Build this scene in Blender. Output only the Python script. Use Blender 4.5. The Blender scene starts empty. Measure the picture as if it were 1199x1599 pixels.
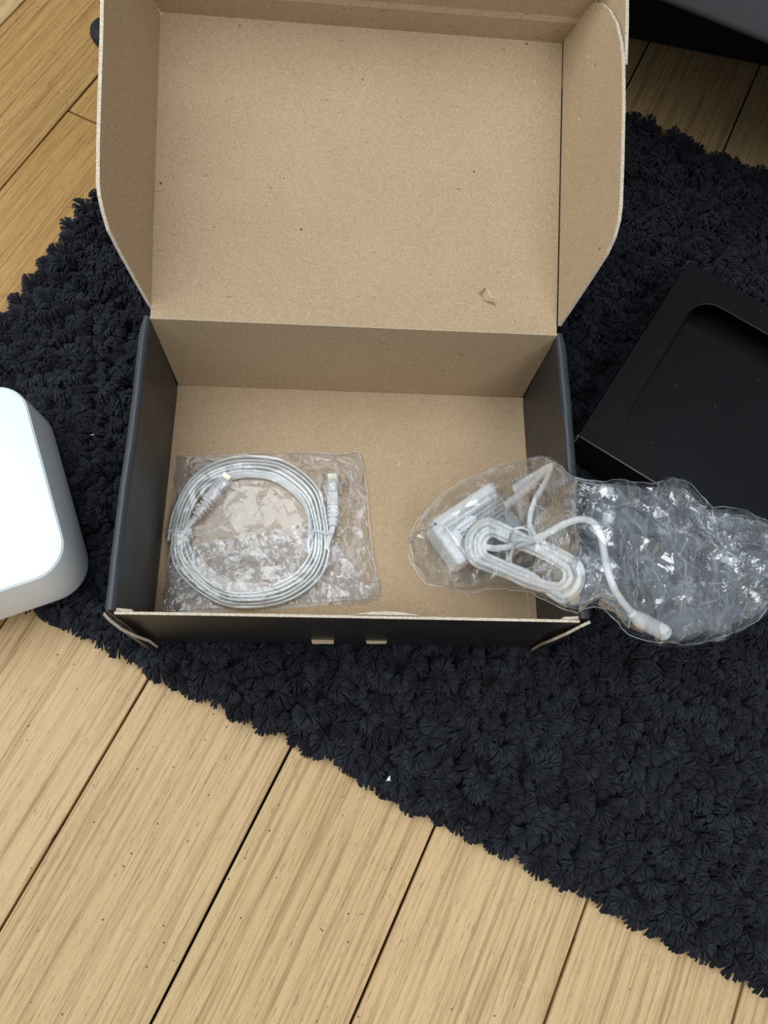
import bpy, bmesh, math, random
import numpy as np
from mathutils import Vector, Matrix

random.seed(7); RNG = np.random.default_rng(11)
scene = bpy.context.scene
COL = scene.collection

# ------------------------------------------------------------------ camera
CAM_POS = np.array([-0.0153175, -0.119899, 0.7310639])
CAM_R = np.array([[0.9975817438502358, -0.02621955944006345, -0.06436768629903983],
                  [0.00348992004766026, 0.9438423474352605, -0.3303777287378159],
                  [0.06941530663177653, 0.329354152684714, 0.9416513990402979]])
FPX = 1190.543
cam_data = bpy.data.cameras.new('camera'); cam = bpy.data.objects.new('camera', cam_data)
COL.objects.link(cam)
M4 = Matrix([list(CAM_R[i]) + [CAM_POS[i]] for i in range(3)] + [[0, 0, 0, 1]])
cam.matrix_world = M4
cam_data.sensor_width = 36; cam_data.sensor_fit = 'AUTO'; cam_data.lens = FPX * 36 / 1599
cam_data.clip_start = 0.01
scene.camera = cam

# ------------------------------------------------------------------ light
world = bpy.data.worlds.new('world'); scene.world = world; world.use_nodes = True
wn = world.node_tree.nodes['Background']
wn.inputs['Color'].default_value = (0.80, 0.90, 1.0, 1); wn.inputs['Strength'].default_value = 0.27
def area(name, loc, target, sx, sy, power, color):
    d = bpy.data.lights.new(name, 'AREA'); d.shape = 'RECTANGLE'; d.size = sx; d.size_y = sy
    d.energy = power; d.color = color
    o = bpy.data.objects.new(name, d); COL.objects.link(o); o.location = loc
    o.rotation_euler = (Vector(target) - Vector(loc)).to_track_quat('-Z', 'Y').to_euler()
    return o
area('window_light', (-1.15, 0.35, 2.1), (0, 0.15, 0.05), 2.1, 2.5, 56, (0.93, 0.975, 1.0))
area('fill_light', (1.05, -0.95, 2.1), (0, 0.1, 0.0), 0.9, 0.9, 19, (0.97, 0.98, 1.0))  # unseen fill lamp, added to brighten the router sides and left lid flap
scene.view_settings.view_transform = 'Standard'; scene.view_settings.look = 'None'
scene.view_settings.exposure = 0.0; scene.view_settings.gamma = 1.0
scene.view_settings.use_curve_mapping = False

# ------------------------------------------------------------------ helpers
def ray(x, y):
    return CAM_R @ np.array([(x - 599.5) / FPX, -(y - 799.5) / FPX, -1.0])
def at(x, y, z):
    "world point at height z that the photograph shows at pixel x, y"
    d = ray(x, y); return CAM_POS + d * ((z - CAM_POS[2]) / d[2])
def on_plane(x, y, O, N):
    d = ray(x, y); return CAM_POS + d * (((O - CAM_POS) @ N) / (d @ N))

def link(name, me, mats, parent=None, smooth=False):
    for m in (mats if isinstance(mats, (list, tuple)) else [mats]): me.materials.append(m)
    if smooth:
        me.polygons.foreach_set('use_smooth', [True] * len(me.polygons))
    o = bpy.data.objects.new(name, me); COL.objects.link(o)
    if parent is not None: o.parent = parent
    return o
def mesh(name, verts, faces, mats, parent=None, midx=None, smooth=False):
    me = bpy.data.meshes.new(name)
    me.from_pydata([tuple(map(float, v)) for v in verts], [], faces)
    if midx is not None: me.polygons.foreach_set('material_index', midx)
    me.update()
    return link(name, me, mats, parent, smooth)
def from_bm(name, bm, mats, parent=None, smooth=False):
    me = bpy.data.meshes.new(name); bm.to_mesh(me); bm.free()
    return link(name, me, mats, parent, smooth)
def empty(name, loc=(0, 0, 0)):
    o = bpy.data.objects.new(name, None); COL.objects.link(o); o.location = loc
    o.empty_display_size = 0.02
    return o
def tag(o, label=None, cat=None, group=None, kind=None):
    if label: o['label'] = label
    if cat: o['category'] = cat
    if group: o['group'] = group
    if kind: o['kind'] = kind
    return o
def settle(root):
    "parts are modelled in world coordinates: keep them there under a moved root"
    bpy.context.view_layer.update()
    for ch in root.children: ch.matrix_parent_inverse = root.matrix_world.inverted()

def slab(name, poly, off, mats, parent=None):
    "board: polygon poly (inside face), extruded by vector off; slots inside / outside / raw edge"
    n = len(poly); P = [np.array(p, float) for p in poly]; Q = [p + np.array(off) for p in P]
    nrm = np.zeros(3)
    for i in range(n): nrm += np.cross(P[i], P[(i + 1) % n])
    f = [list(range(n)), list(range(2 * n - 1, n - 1, -1))]
    if nrm @ np.array(off) > 0: f = [list(reversed(x)) for x in f]
    mi = [0, 1]
    for i in range(n):
        j = (i + 1) % n
        q = [i, i + n, j + n, j]
        if nrm @ np.array(off) > 0: q = q[::-1]
        f.append(q); mi.append(2)
    return mesh(name, P + Q, f, mats, parent, mi)

def bevel_box(bm, sx, sy, sz, mat=None, bev=0.002, seg=3):
    r = bmesh.ops.create_cube(bm, size=1.0)
    vs = r['verts']
    for v in vs: v.co = Vector((v.co.x * sx, v.co.y * sy, v.co.z * sz))
    if bev > 0:
        es = list({e for v in vs for e in v.link_edges})
        g = bmesh.ops.bevel(bm, geom=es, offset=bev, segments=seg, affect='EDGES', profile=0.5)
        vs = list({v for v in g['verts']} | {v for v in vs if v.is_valid})
    if mat is not None:
        bmesh.ops.transform(bm, matrix=mat, verts=vs)
    return vs
def box_obj(name, sx, sy, sz, mat, material, parent=None, bev=0.002, seg=3, smooth=False):
    bm = bmesh.new(); bevel_box(bm, sx, sy, sz, mat, bev, seg)
    return from_bm(name, bm, material, parent, smooth)

def spline(pts, n=12, closed=False):
    P = [np.array(p, float) for p in pts]
    if closed: P = [P[-1]] + P + [P[0], P[1]]
    else: P = [2 * P[0] - P[1]] + P + [2 * P[-1] - P[-2]]
    out = []
    for i in range(1, len(P) - 2):
        a, b, c, d = P[i - 1:i + 3]
        for k in range(n):
            t = k / n
            out.append(0.5 * ((2 * b) + (-a + c) * t + (2 * a - 5 * b + 4 * c - d) * t * t + (-a + 3 * b - 3 * c + d) * t ** 3))
    if not closed: out.append(P[-2])
    return out
def sweep(name, path, prof, mat, parent=None, up=(0, 0, 1), tilt=None, scale=None, smooth=True):
    "sweep a closed 2-D profile [(side, up)] along the path"
    path = [np.array(p, float) for p in path]; n = len(path); m = len(prof)
    V = []; F = []
    up = np.array(up, float)
    for i, p in enumerate(path):
        t = path[min(i + 1, n - 1)] - path[max(i - 1, 0)]; t /= (np.linalg.norm(t) + 1e-12)
        s = np.cross(t, up)
        if np.linalg.norm(s) < 1e-3: s = np.cross(t, np.array([1.0, 0, 0]))
        s /= np.linalg.norm(s); u = np.cross(s, t)
        a = tilt[i] if tilt is not None else 0.0
        s2 = s * math.cos(a) + u * math.sin(a); u2 = -s * math.sin(a) + u * math.cos(a)
        k = scale[i] if scale is not None else 1.0
        for (x, y) in prof: V.append(p + s2 * x * k + u2 * y * k)
    for i in range(n - 1):
        for j in range(m):
            k = (j + 1) % m
            F.append([i * m + j, i * m + k, (i + 1) * m + k, (i + 1) * m + j])
    F.append(list(range(m))[::-1]); F.append([(n - 1) * m + j for j in range(m)])
    return mesh(name, V, F, mat, parent, None, smooth)
def circ(r, n=10): return [(r * math.cos(2 * math.pi * i / n), r * math.sin(2 * math.pi * i / n)) for i in range(n)]
def rrect(w, h, r, n=4):
    o = []
    for cx, cy, a0 in ((w / 2 - r, h / 2 - r, 0), (-w / 2 + r, h / 2 - r, 90), (-w / 2 + r, -h / 2 + r, 180), (w / 2 - r, -h / 2 + r, 270)):
        for k in range(n + 1):
            a = math.radians(a0 + 90 * k / n); o.append((cx + r * math.cos(a), cy + r * math.sin(a)))
    return o

HT = RNG.random((6, 64, 64)) * 2 - 1
def facets(u, v, seed=0):
    "piecewise linear (creased) noise"
    u = np.asarray(u, float); v = np.asarray(v, float)
    i = np.floor(u).astype(int); j = np.floor(v).astype(int); fu = u - i; fv = v - j
    H = HT[seed % 6]
    g = lambda a, b: H[a % 64, b % 64]
    a, b, c, d = g(i, j), g(i + 1, j), g(i, j + 1), g(i + 1, j + 1)
    return np.where(fu + fv < 1, a + fu * (b - a) + fv * (c - a), d + (1 - fu) * (c - d) + (1 - fv) * (b - d))
def smooth_noise(u, v, seed=0):
    u = np.asarray(u, float); v = np.asarray(v, float)
    i = np.floor(u).astype(int); j = np.floor(v).astype(int); fu = u - i; fv = v - j
    fu = fu * fu * (3 - 2 * fu); fv = fv * fv * (3 - 2 * fv)
    H = HT[seed % 6]
    g = lambda a, b: H[a % 64, b % 64]
    return (g(i, j) * (1 - fu) + g(i + 1, j) * fu) * (1 - fv) + (g(i, j + 1) * (1 - fu) + g(i + 1, j + 1) * fu) * fv
def crumple(x, y, cell, seed, warp=0.5):
    a = 0.6 + seed * 1.3
    u = (x * math.cos(a) + y * math.sin(a)) / cell; v = (-x * math.sin(a) + y * math.cos(a)) / cell
    u2 = u + warp * smooth_noise(u * 0.9 + 5, v * 0.9, seed + 1); v2 = v + warp * smooth_noise(u * 0.9, v * 0.9 + 9, seed + 2)
    return facets(u2 + 17, v2 + 23, seed)

# ------------------------------------------------------------------ materials
class NT:
    def __init__(s, name):
        s.m = bpy.data.materials.new(name); s.m.use_nodes = True; s.t = s.m.node_tree
        s.b = s.t.nodes['Principled BSDF']; s.out = s.t.nodes['Material Output']
    def n(s, ty, **kw):
        x = s.t.nodes.new(ty)
        for k, v in kw.items():
            if k in x.inputs: x.inputs[k].default_value = v
            else: setattr(x, k, v)
        return x
    def l(s, a, b): s.t.links.new(a, b)
    def ramp(s, fac, stops):
        r = s.n('ShaderNodeValToRGB'); cr = r.color_ramp
        while len(cr.elements) < len(stops): cr.elements.new(0.5)
        for e, (p, c) in zip(cr.elements, stops):
            e.position = p; e.color = (*c, 1) if len(c) == 3 else c
        s.l(fac, r.inputs['Fac']); return r.outputs['Color']
    def coord(s, scale=(1, 1, 1), rot=(0, 0, 0)):
        tc = s.n('ShaderNodeTexCoord'); mp = s.n('ShaderNodeMapping')
        mp.inputs['Scale'].default_value = scale; mp.inputs['Rotation'].default_value = rot
        s.l(tc.outputs['Object'], mp.inputs['Vector']); return mp.outputs['Vector']
    def noise(s, vec, scale, detail=4, rough=0.6, dist=0):
        x = s.n('ShaderNodeTexNoise', Scale=scale, Detail=detail, Roughness=rough, Distortion=dist)
        s.l(vec, x.inputs['Vector']); return x.outputs['Fac']
    def mix(s, fac, a, b, mode='MIX'):
        x = s.n('ShaderNodeMix', data_type='RGBA', blend_type=mode)
        for sock, v in ((0, fac), (6, a), (7, b)):
            if hasattr(v, 'is_linked') or hasattr(v, 'node'): s.l(v, x.inputs[sock])
            else: x.inputs[sock].default_value = v if sock == 0 else (*v, 1)
        return x.outputs[2]
    def bump(s, h, strength, dist, target=None, prev=None):
        x = s.n('ShaderNodeBump', Strength=strength, Distance=dist); s.l(h, x.inputs['Height'])
        if prev is not None: s.l(prev, x.inputs['Normal'])
        s.l(x.outputs['Normal'], (target or s.b).inputs['Normal']); return x.outputs['Normal']

def simple(name, color, rough=0.5, spec=0.5, **kw):
    t = NT(name); t.b.inputs['Base Color'].default_value = (*color, 1)
    t.b.inputs['Roughness'].default_value = rough; t.b.inputs['Specular IOR Level'].default_value = spec
    for k, v in kw.items(): t.b.inputs[k].default_value = v
    return t

def kraft_mat():
    t = NT('kraft_board'); c = t.coord()
    big = t.noise(c, 14, 3); fine = t.noise(c, 900, 3, 0.7); mid = t.noise(c, 340, 4, 0.7)
    base = t.mix(big, (0.45, 0.328, 0.203), (0.52, 0.388, 0.248))
    fib = t.ramp(mid, [(0.3, (0.90, 0.895, 0.88)), (0.7, (1.06, 1.06, 1.06))])
    base = t.mix(1.0, base, fib, 'MULTIPLY')
    grain = t.ramp(fine, [(0.32, (0.78, 0.76, 0.73)), (0.6, (1.08, 1.08, 1.08))])
    base = t.mix(1.0, base, grain, 'MULTIPLY')
    fl = t.noise(t.coord((60, 420, 200), (0.3, 0.2, 0.7)), 1.6, 2, 0.5)
    base = t.mix(t.ramp(fl, [(0.70, (0, 0, 0)), (0.78, (1, 1, 1))]), base, (0.20, 0.13, 0.075))
    fl2 = t.noise(t.coord((420, 70, 200), (0.1, 0.4, 0.2)), 1.5, 2, 0.5)
    base = t.mix(t.ramp(fl2, [(0.71, (0, 0, 0)), (0.78, (1, 1, 1))]), base, (0.66, 0.56, 0.42))
    vo = t.n('ShaderNodeTexVoronoi', Scale=55.0); t.l(c, vo.inputs['Vector'])
    sp = t.n('ShaderNodeTexNoise', Scale=30.0); t.l(c, sp.inputs['Vector'])
    pick = t.n('ShaderNodeMath', operation='MULTIPLY')
    t.l(t.ramp(vo.outputs['Distance'], [(0.05, (1, 1, 1)), (0.085, (0, 0, 0))]), pick.inputs[0])
    t.l(t.ramp(sp.outputs['Fac'], [(0.6, (0, 0, 0)), (0.62, (1, 1, 1))]), pick.inputs[1])
    base = t.mix(pick.outputs[0], base, (0.12, 0.08, 0.05))
    t.l(base, t.b.inputs['Base Color']); t.b.inputs['Roughness'].default_value = 0.85
    t.b.inputs['Specular IOR Level'].default_value = 0.25
    w = t.n('ShaderNodeTexWave', wave_type='BANDS', bands_direction='Y', Scale=16.0, Distortion=1.2)
    w.inputs['Detail'].default_value = 2; t.l(t.coord((0.15, 2.6, 2.6)), w.inputs['Vector'])
    n1 = t.bump(w.outputs['Fac'], 0.10, 0.0004)
    t.bump(fine, 0.25, 0.0002, prev=n1)
    return t.m
def raw_mat():
    t = NT('raw_board_edge'); f = t.noise(t.coord((1, 1, 1)), 700, 3, 0.7)
    t.l(t.ramp(f, [(0.3, (0.42, 0.33, 0.23)), (0.65, (0.78, 0.70, 0.58))]), t.b.inputs['Base Color'])
    t.b.inputs['Roughness'].default_value = 0.9; t.bump(f, 0.5, 0.0004); return t.m
def black_board(name='black_board', c=(0.0135, 0.0145, 0.016), rough=0.36, spec=0.5):
    t = NT(name); co = t.coord(); f = t.noise(co, 500, 3); g = t.noise(co, 22, 4)
    dust = t.noise(t.coord((1, 1, 1)), 260, 2, 0.4)
    base = t.mix(g, c, tuple(x * 1.35 for x in c))
    base = t.mix(t.ramp(dust, [(0.74, (0, 0, 0)), (0.79, (0.5, 0.5, 0.5))]), base, (0.10, 0.10, 0.10))
    t.l(base, t.b.inputs['Base Color'])
    t.l(t.ramp(g, [(0.3, (rough, ) * 3), (0.7, (rough + 0.12, ) * 3)]), t.b.inputs['Roughness'])
    t.b.inputs['Specular IOR Level'].default_value = spec; t.bump(f, 0.12, 0.0002); return t.m
def wood_mat():
    t = NT('oiled_oak')
    oi = t.n('ShaderNodeObjectInfo')
    tc = t.n('ShaderNodeTexCoord')
    off = t.n('ShaderNodeVectorMath', operation='SCALE'); off.inputs['Scale'].default_value = 37.0
    cmb = t.n('ShaderNodeCombineXYZ'); t.l(oi.outputs['Random'], cmb.inputs[0]); t.l(oi.outputs['Random'], cmb.inputs[1]); t.l(oi.outputs['Random'], cmb.inputs[2])
    t.l(cmb.outputs[0], off.inputs[0])
    add = t.n('ShaderNodeVectorMath', operation='ADD'); t.l(tc.outputs['Object'], add.inputs[0]); t.l(off.outputs[0], add.inputs[1])
    def mp(s):
        m = t.n('ShaderNodeMapping'); m.inputs['Scale'].default_value = s; t.l(add.outputs[0], m.inputs['Vector']); return m.outputs['Vector']
    broad = t.noise(mp((1.3, 11, 1)), 1.0, 4, 0.5, 0.6)
    streak = t.noise(mp((7, 330, 1)), 1.0, 5, 0.68, 0.4)
    fine = t.noise(mp((26, 1100, 1)), 1.0, 3, 0.6)
    pore = t.noise(mp((85, 1000, 1)), 1.0, 2, 0.5)
    w = t.n('ShaderNodeTexWave', wave_type='BANDS', bands_direction='Y', Scale=1.0, Distortion=9.0)
    w.inputs['Detail'].default_value = 2; w.inputs['Detail Scale'].default_value = 0.7
    t.l(mp((1.1, 13, 1)), w.inputs['Vector'])
    base = t.mix(broad, (0.56, 0.395, 0.205), (0.68, 0.51, 0.29))
    base = t.mix(t.ramp(w.outputs['Fac'], [(0.0, (0.30,) * 3), (0.22, (0, 0, 0))]), base, (0.40, 0.26, 0.12))
    base = t.mix(1.0, base, t.ramp(streak, [(0.36, (0.66, 0.585, 0.49)), (0.52, (1.03, 1.02, 1.01))]), 'MULTIPLY')
    base = t.mix(1.0, base, t.ramp(fine, [(0.3, (0.88, 0.86, 0.83)), (0.6, (1.04, 1.04, 1.04))]), 'MULTIPLY')
    base = t.mix(t.ramp(pore, [(0.64, (0, 0, 0)), (0.71, (0.7, 0.7, 0.7))]), base, (0.20, 0.12, 0.055))
    vo = t.n('ShaderNodeTexVoronoi', Scale=72.0); t.l(add.outputs[0], vo.inputs['Vector'])
    nz = t.noise(add.outputs[0], 9, 3)
    pick = t.n('ShaderNodeMath', operation='MULTIPLY')
    t.l(t.ramp(vo.outputs['Distance'], [(0.045, (1, 1, 1)), (0.07, (0, 0, 0))]), pick.inputs[0])
    t.l(t.ramp(nz, [(0.42, (0, 0, 0)), (0.5, (1, 1, 1))]), pick.inputs[1])
    base = t.mix(pick.outputs[0], base, (0.055, 0.04, 0.03))
    scr = t.noise(mp((420, 22, 1)), 1.0, 2, 0.5)
    base = t.mix(t.ramp(scr, [(0.735, (0, 0, 0)), (0.77, (0.5,) * 3)]), base, (0.72, 0.58, 0.38))
    base = t.mix(1.0, base, oi.outputs['Color'], 'MULTIPLY')
    t.l(base, t.b.inputs['Base Color']); t.b.inputs['Roughness'].default_value = 0.5
    t.b.inputs['Specular IOR Level'].default_value = 0.4
    n1 = t.bump(streak, 0.35, 0.0008); t.bump(pore, 0.3, 0.0004, prev=n1)
    return t.m
def pile_mat():
    t = NT('chenille_pile')
    a = t.n('ShaderNodeAttribute', attribute_name='shade')
    col = t.mix(1.0, (0.0145, 0.0157, 0.0195), a.outputs['Color'], 'MULTIPLY')
    t.l(col, t.b.inputs['Base Color']); t.b.inputs['Roughness'].default_value = 0.75
    t.b.inputs['Specular IOR Level'].default_value = 0.12
    t.b.inputs['Sheen Weight'].default_value = 0.16; t.b.inputs['Sheen Roughness'].default_value = 0.5
    t.b.inputs['Sheen Tint'].default_value = (0.7, 0.8, 1, 1)
    return t.m
def film_mat(name, haze, gl, tint, bsc=70.0, bstr=0.6, crease=0.45):
    t = NT(name); t.t.nodes.remove(t.b)
    c = t.coord()
    vo = t.n('ShaderNodeTexVoronoi', feature='DISTANCE_TO_EDGE', Scale=bsc)
    wv = t.n('ShaderNodeTexNoise', Scale=bsc * 0.5, Detail=3.0); t.l(c, wv.inputs['Vector'])
    add = t.n('ShaderNodeMix', data_type='RGBA', blend_type='LINEAR_LIGHT'); add.inputs[0].default_value = 0.03
    t.l(c, add.inputs[6]); t.l(wv.outputs['Color'], add.inputs[7]); t.l(add.outputs[2], vo.inputs['Vector'])
    h = t.n('ShaderNodeMath', operation='ADD'); t.l(vo.outputs['Distance'], h.inputs[0])
    mu = t.n('ShaderNodeMath', operation='MULTIPLY'); mu.inputs[1].default_value = 0.5; t.l(wv.outputs['Fac'], mu.inputs[0]); t.l(mu.outputs[0], h.inputs[1])
    bp = t.n('ShaderNodeBump', Strength=bstr, Distance=0.004); t.l(h.outputs[0], bp.inputs['Height'])
    tr = t.n('ShaderNodeBsdfTransparent'); tr.inputs['Color'].default_value = (0.975, 0.98, 0.985, 1)
    di = t.n('ShaderNodeBsdfDiffuse'); di.inputs['Color'].default_value = (*tint, 1)
    tl = t.n('ShaderNodeBsdfTranslucent'); tl.inputs['Color'].default_value = (*tint, 1)
    ms = t.n('ShaderNodeMixShader'); ms.inputs[0].default_value = 0.4; t.l(di.outputs[0], ms.inputs[1]); t.l(tl.outputs[0], ms.inputs[2])
    m1 = t.n('ShaderNodeMixShader')
    hz = t.noise(c, 45, 3, 0.6)
    mr = t.n('ShaderNodeMapRange'); mr.inputs['From Min'].default_value = 0.35; mr.inputs['From Max'].default_value = 0.7
    mr.inputs['To Min'].default_value = haze * 0.3; mr.inputs['To Max'].default_value = haze * 1.9
    t.l(hz, mr.inputs['Value'])
    tot = mr.outputs[0]
    for (sc, rot, wid_, amt) in ((26, (0.3, 0.5, 0.4), 0.022, crease), (38, (0.9, 0.2, 1.7), 0.026, crease * 0.8)):
        cv = t.coord((1.0, 0.42, 1.0), rot)
        wn_ = t.n('ShaderNodeTexNoise', Scale=18.0, Detail=2.0); t.l(cv, wn_.inputs['Vector'])
        ad = t.n('ShaderNodeMix', data_type='RGBA', blend_type='LINEAR_LIGHT'); ad.inputs[0].default_value = 0.02
        t.l(cv, ad.inputs[6]); t.l(wn_.outputs['Color'], ad.inputs[7])
        ve = t.n('ShaderNodeTexVoronoi', feature='DISTANCE_TO_EDGE', Scale=float(sc)); t.l(ad.outputs[2], ve.inputs['Vector'])
        ln = t.ramp(ve.outputs['Distance'], [(0.0, (1, 1, 1)), (wid_ * 2, (0, 0, 0))])
        mk = t.ramp(t.noise(cv, 34, 3, 0.6), [(0.48, (0, 0, 0)), (0.62, (1, 1, 1))])
        p1_ = t.n('ShaderNodeMath', operation='MULTIPLY'); t.l(ln, p1_.inputs[0]); t.l(mk, p1_.inputs[1])
        p2_ = t.n('ShaderNodeMath', operation='MULTIPLY_ADD', use_clamp=True); p2_.inputs[1].default_value = amt
        t.l(p1_.outputs[0], p2_.inputs[0]); t.l(tot, p2_.inputs[2]); tot = p2_.outputs[0]
    t.l(tot, m1.inputs[0])
    t.l(tr.outputs[0], m1.inputs[1]); t.l(ms.outputs[0], m1.inputs[2])
    gs = t.n('ShaderNodeBsdfGlossy'); gs.inputs['Roughness'].default_value = 0.075; gs.inputs['Color'].default_value = (1, 1, 1, 1)
    t.l(bp.outputs[0], gs.inputs['Normal'])
    fr = t.n('ShaderNodeFresnel'); fr.inputs['IOR'].default_value = 1.5; t.l(bp.outputs[0], fr.inputs['Normal'])
    mm0 = t.n('ShaderNodeMath', operation='MULTIPLY'); mm0.inputs[1].default_value = gl; t.l(fr.outputs[0], mm0.inputs[0])
    mm = t.n('ShaderNodeMath', operation='MINIMUM'); mm.inputs[1].default_value = 0.30; t.l(mm0.outputs[0], mm.inputs[0])
    m2 = t.n('ShaderNodeMixShader'); t.l(mm.outputs[0], m2.inputs[0]); t.l(m1.outputs[0], m2.inputs[1]); t.l(gs.outputs[0], m2.inputs[2])
    t.l(m2.outputs[0], t.out.inputs['Surface'])
    return t.m

KRAFT = kraft_mat(); RAW = raw_mat(); BLACK = black_board()
RIM = black_board('black_fold_sheen', (0.030, 0.035, 0.041), 0.4)  # sky sheen along the wall tops, put into a lighter bluish base colour
BOARD = [KRAFT, BLACK, RAW]
TRAYM = black_board('matt_black_card', (0.0050, 0.0058, 0.0070), 0.6, 0.22)
TRAYED = simple('worn_card_edge', (0.16, 0.13, 0.10), 0.9).m
WOOD = wood_mat(); PILE = pile_mat()
GAP = simple('dark_gap', (0.012, 0.011, 0.010), 0.9).m
WHITE = simple('white_plastic', (0.90, 0.92, 0.92), 0.35).m
ROUTER_TOP = simple('white_gloss_cover', (0.84, 0.95, 0.99), 0.22).m
ROUTER_SIDE = simple('white_satin_shell', (0.86, 0.90, 0.92), 0.5, **{'Subsurface Weight': 0.25, 'Subsurface Scale': 0.02}).m
CABLE = simple('white_pvc', (0.86, 0.88, 0.87), 0.4).m
BOOT = simple('white_boot_rubber', (0.80, 0.79, 0.80), 0.45).m
LABELM = simple('grey_label', (0.50, 0.53, 0.56), 0.5).m
PRINT = simple('grey_print', (0.16, 0.17, 0.18), 0.6).m
TIE = simple('white_tie', (0.66, 0.72, 0.74), 0.45).m
GOLD = simple('gold_contact', (0.95, 0.88, 0.66), 0.3, Metallic=1.0).m
FILM = film_mat('clear_film', 0.06, 1.5, (0.90, 0.88, 0.89), 60, 0.12, 0.30)
FILM2 = film_mat('crinkled_film', 0.030, 2.0, (0.84, 0.92, 0.99), 60, 0.12, 0.36)
FILM3 = film_mat('crushed_inner_film', 0.16, 2.6, (0.78, 0.88, 0.99), 60, 0.15, 0.55)
t_ = simple('clear_polycarbonate', (0.95, 0.97, 1.0), 0.08); t_.b.inputs['Transmission Weight'].default_value = 0.75; CLEAR = t_.m
SOFA_G = simple('grey_upholstery', (0.115, 0.11, 0.12), 0.9); SOFA_G.bump(SOFA_G.noise(SOFA_G.coord(), 900, 3), 0.5, 0.0005); SOFA_G = SOFA_G.m
SOFA_B = simple('black_cloth', (0.006, 0.006, 0.006), 0.95).m
CAP = simple('black_rubber', (0.012, 0.012, 0.014), 0.7).m

# ------------------------------------------------------------------ floor
A = math.radians(64.2); U = np.array([math.cos(A), math.sin(A)]); V = np.array([math.sin(A), -math.cos(A)])
floor = mesh('floor', [(-2.2, -1.6, -0.02), (2.2, -1.6, -0.02), (2.2, 2.6, -0.02), (-2.2, 2.6, -0.02),
                       (-2.2, -1.6, -0.012), (2.2, -1.6, -0.012), (2.2, 2.6, -0.012), (-2.2, 2.6, -0.012)],
             [[3, 2, 1, 0], [4, 5, 6, 7], [0, 1, 5, 4], [1, 2, 6, 5], [2, 3, 7, 6], [3, 0, 4, 7]], GAP)
tag(floor, 'pale oak plank floor running diagonally under the rug', kind='structure')
PITCH = 0.1468; V0 = -0.004
def plank(t0, t1, v0, v1, tone):
    g = 0.0012; b = 0.0005; th = 0.012
    L = t1 - t0 - 2 * g; W = v1 - v0 - 2 * g
    vs = []
    for (z, e) in ((-th, 0), (-b, 0), (0, b)):
        vs += [(-L / 2 + e, -W / 2 + e, z), (L / 2 - e, -W / 2 + e, z), (L / 2 - e, W / 2 - e, z), (-L / 2 + e, W / 2 - e, z)]
    f = [[3, 2, 1, 0], [8, 9, 10, 11]]
    for k in (0, 4):
        for i in range(4): f.append([k + i, k + (i + 1) % 4, k + 4 + (i + 1) % 4, k + 4 + i])
    o = mesh('plank', vs, f, WOOD, floor)
    c = U * (t0 + t1) / 2 + V * (v0 + v1) / 2
    o.location = (c[0], c[1], 0); o.rotation_euler = (0, 0, A)   # local x along the grain
    o.color = (*tone, 1)
tones = {-5: (0.80, 0.66, 0.42), -4: (0.78, 0.62, 0.36), -3: (0.82, 0.68, 0.45), -2: (1.0, 0.95, 0.91), -1: (0.97, 0.93, 0.87),
         0: (0.98, 0.93, 0.85), 1: (1.0, 0.98, 0.92), 2: (1.04, 1.0, 0.94), 3: (1.02, 1.0, 0.96)}
for k in range(-12, 12):
    v0 = V0 + k * PITCH; v1 = v0 + PITCH
    if k == -4: js = [-1.5, 0.4225, 2.3]
    elif k == -5: js = [-1.6, -0.45, 1.25, 2.4]
    elif k < -5 or k > 3: js = [-1.6 + (k * 0.37) % 0.5, 0.1 + (k * 0.61) % 0.9, 2.3]
    else: js = [-1.6, 0.15 + ((k * 0.53) % 0.35), 1.9] if k != -3 else [-1.5, 0.75, 2.3]
    for a, b in zip(js[:-1], js[1:]):
        tn = tones.get(k, (0.95, 0.9, 0.82)); j = 1 + random.uniform(-.03, .03)
        plank(a, b, v0, v1, tuple(x * j for x in tn))

WALL = simple('painted_plaster', (0.22, 0.21, 0.20), 0.9).m
tag(box_obj('wall_back', 5.0, 0.1, 2.4, Matrix.Translation((0.3, 2.55, 1.19)), WALL, None, 0, 1), 'unseen room wall behind the sofa, added to cut ambient light', kind='structure')  # out of view, added to keep sky light off the upper right
tag(box_obj('wall_right', 0.1, 4.6, 2.4, Matrix.Translation((2.15, 0.3, 1.19)), WALL, None, 0, 1), 'unseen room wall to the right, added to cut ambient light', kind='structure')  # also unseen, added to block ambient light from this side

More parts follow.
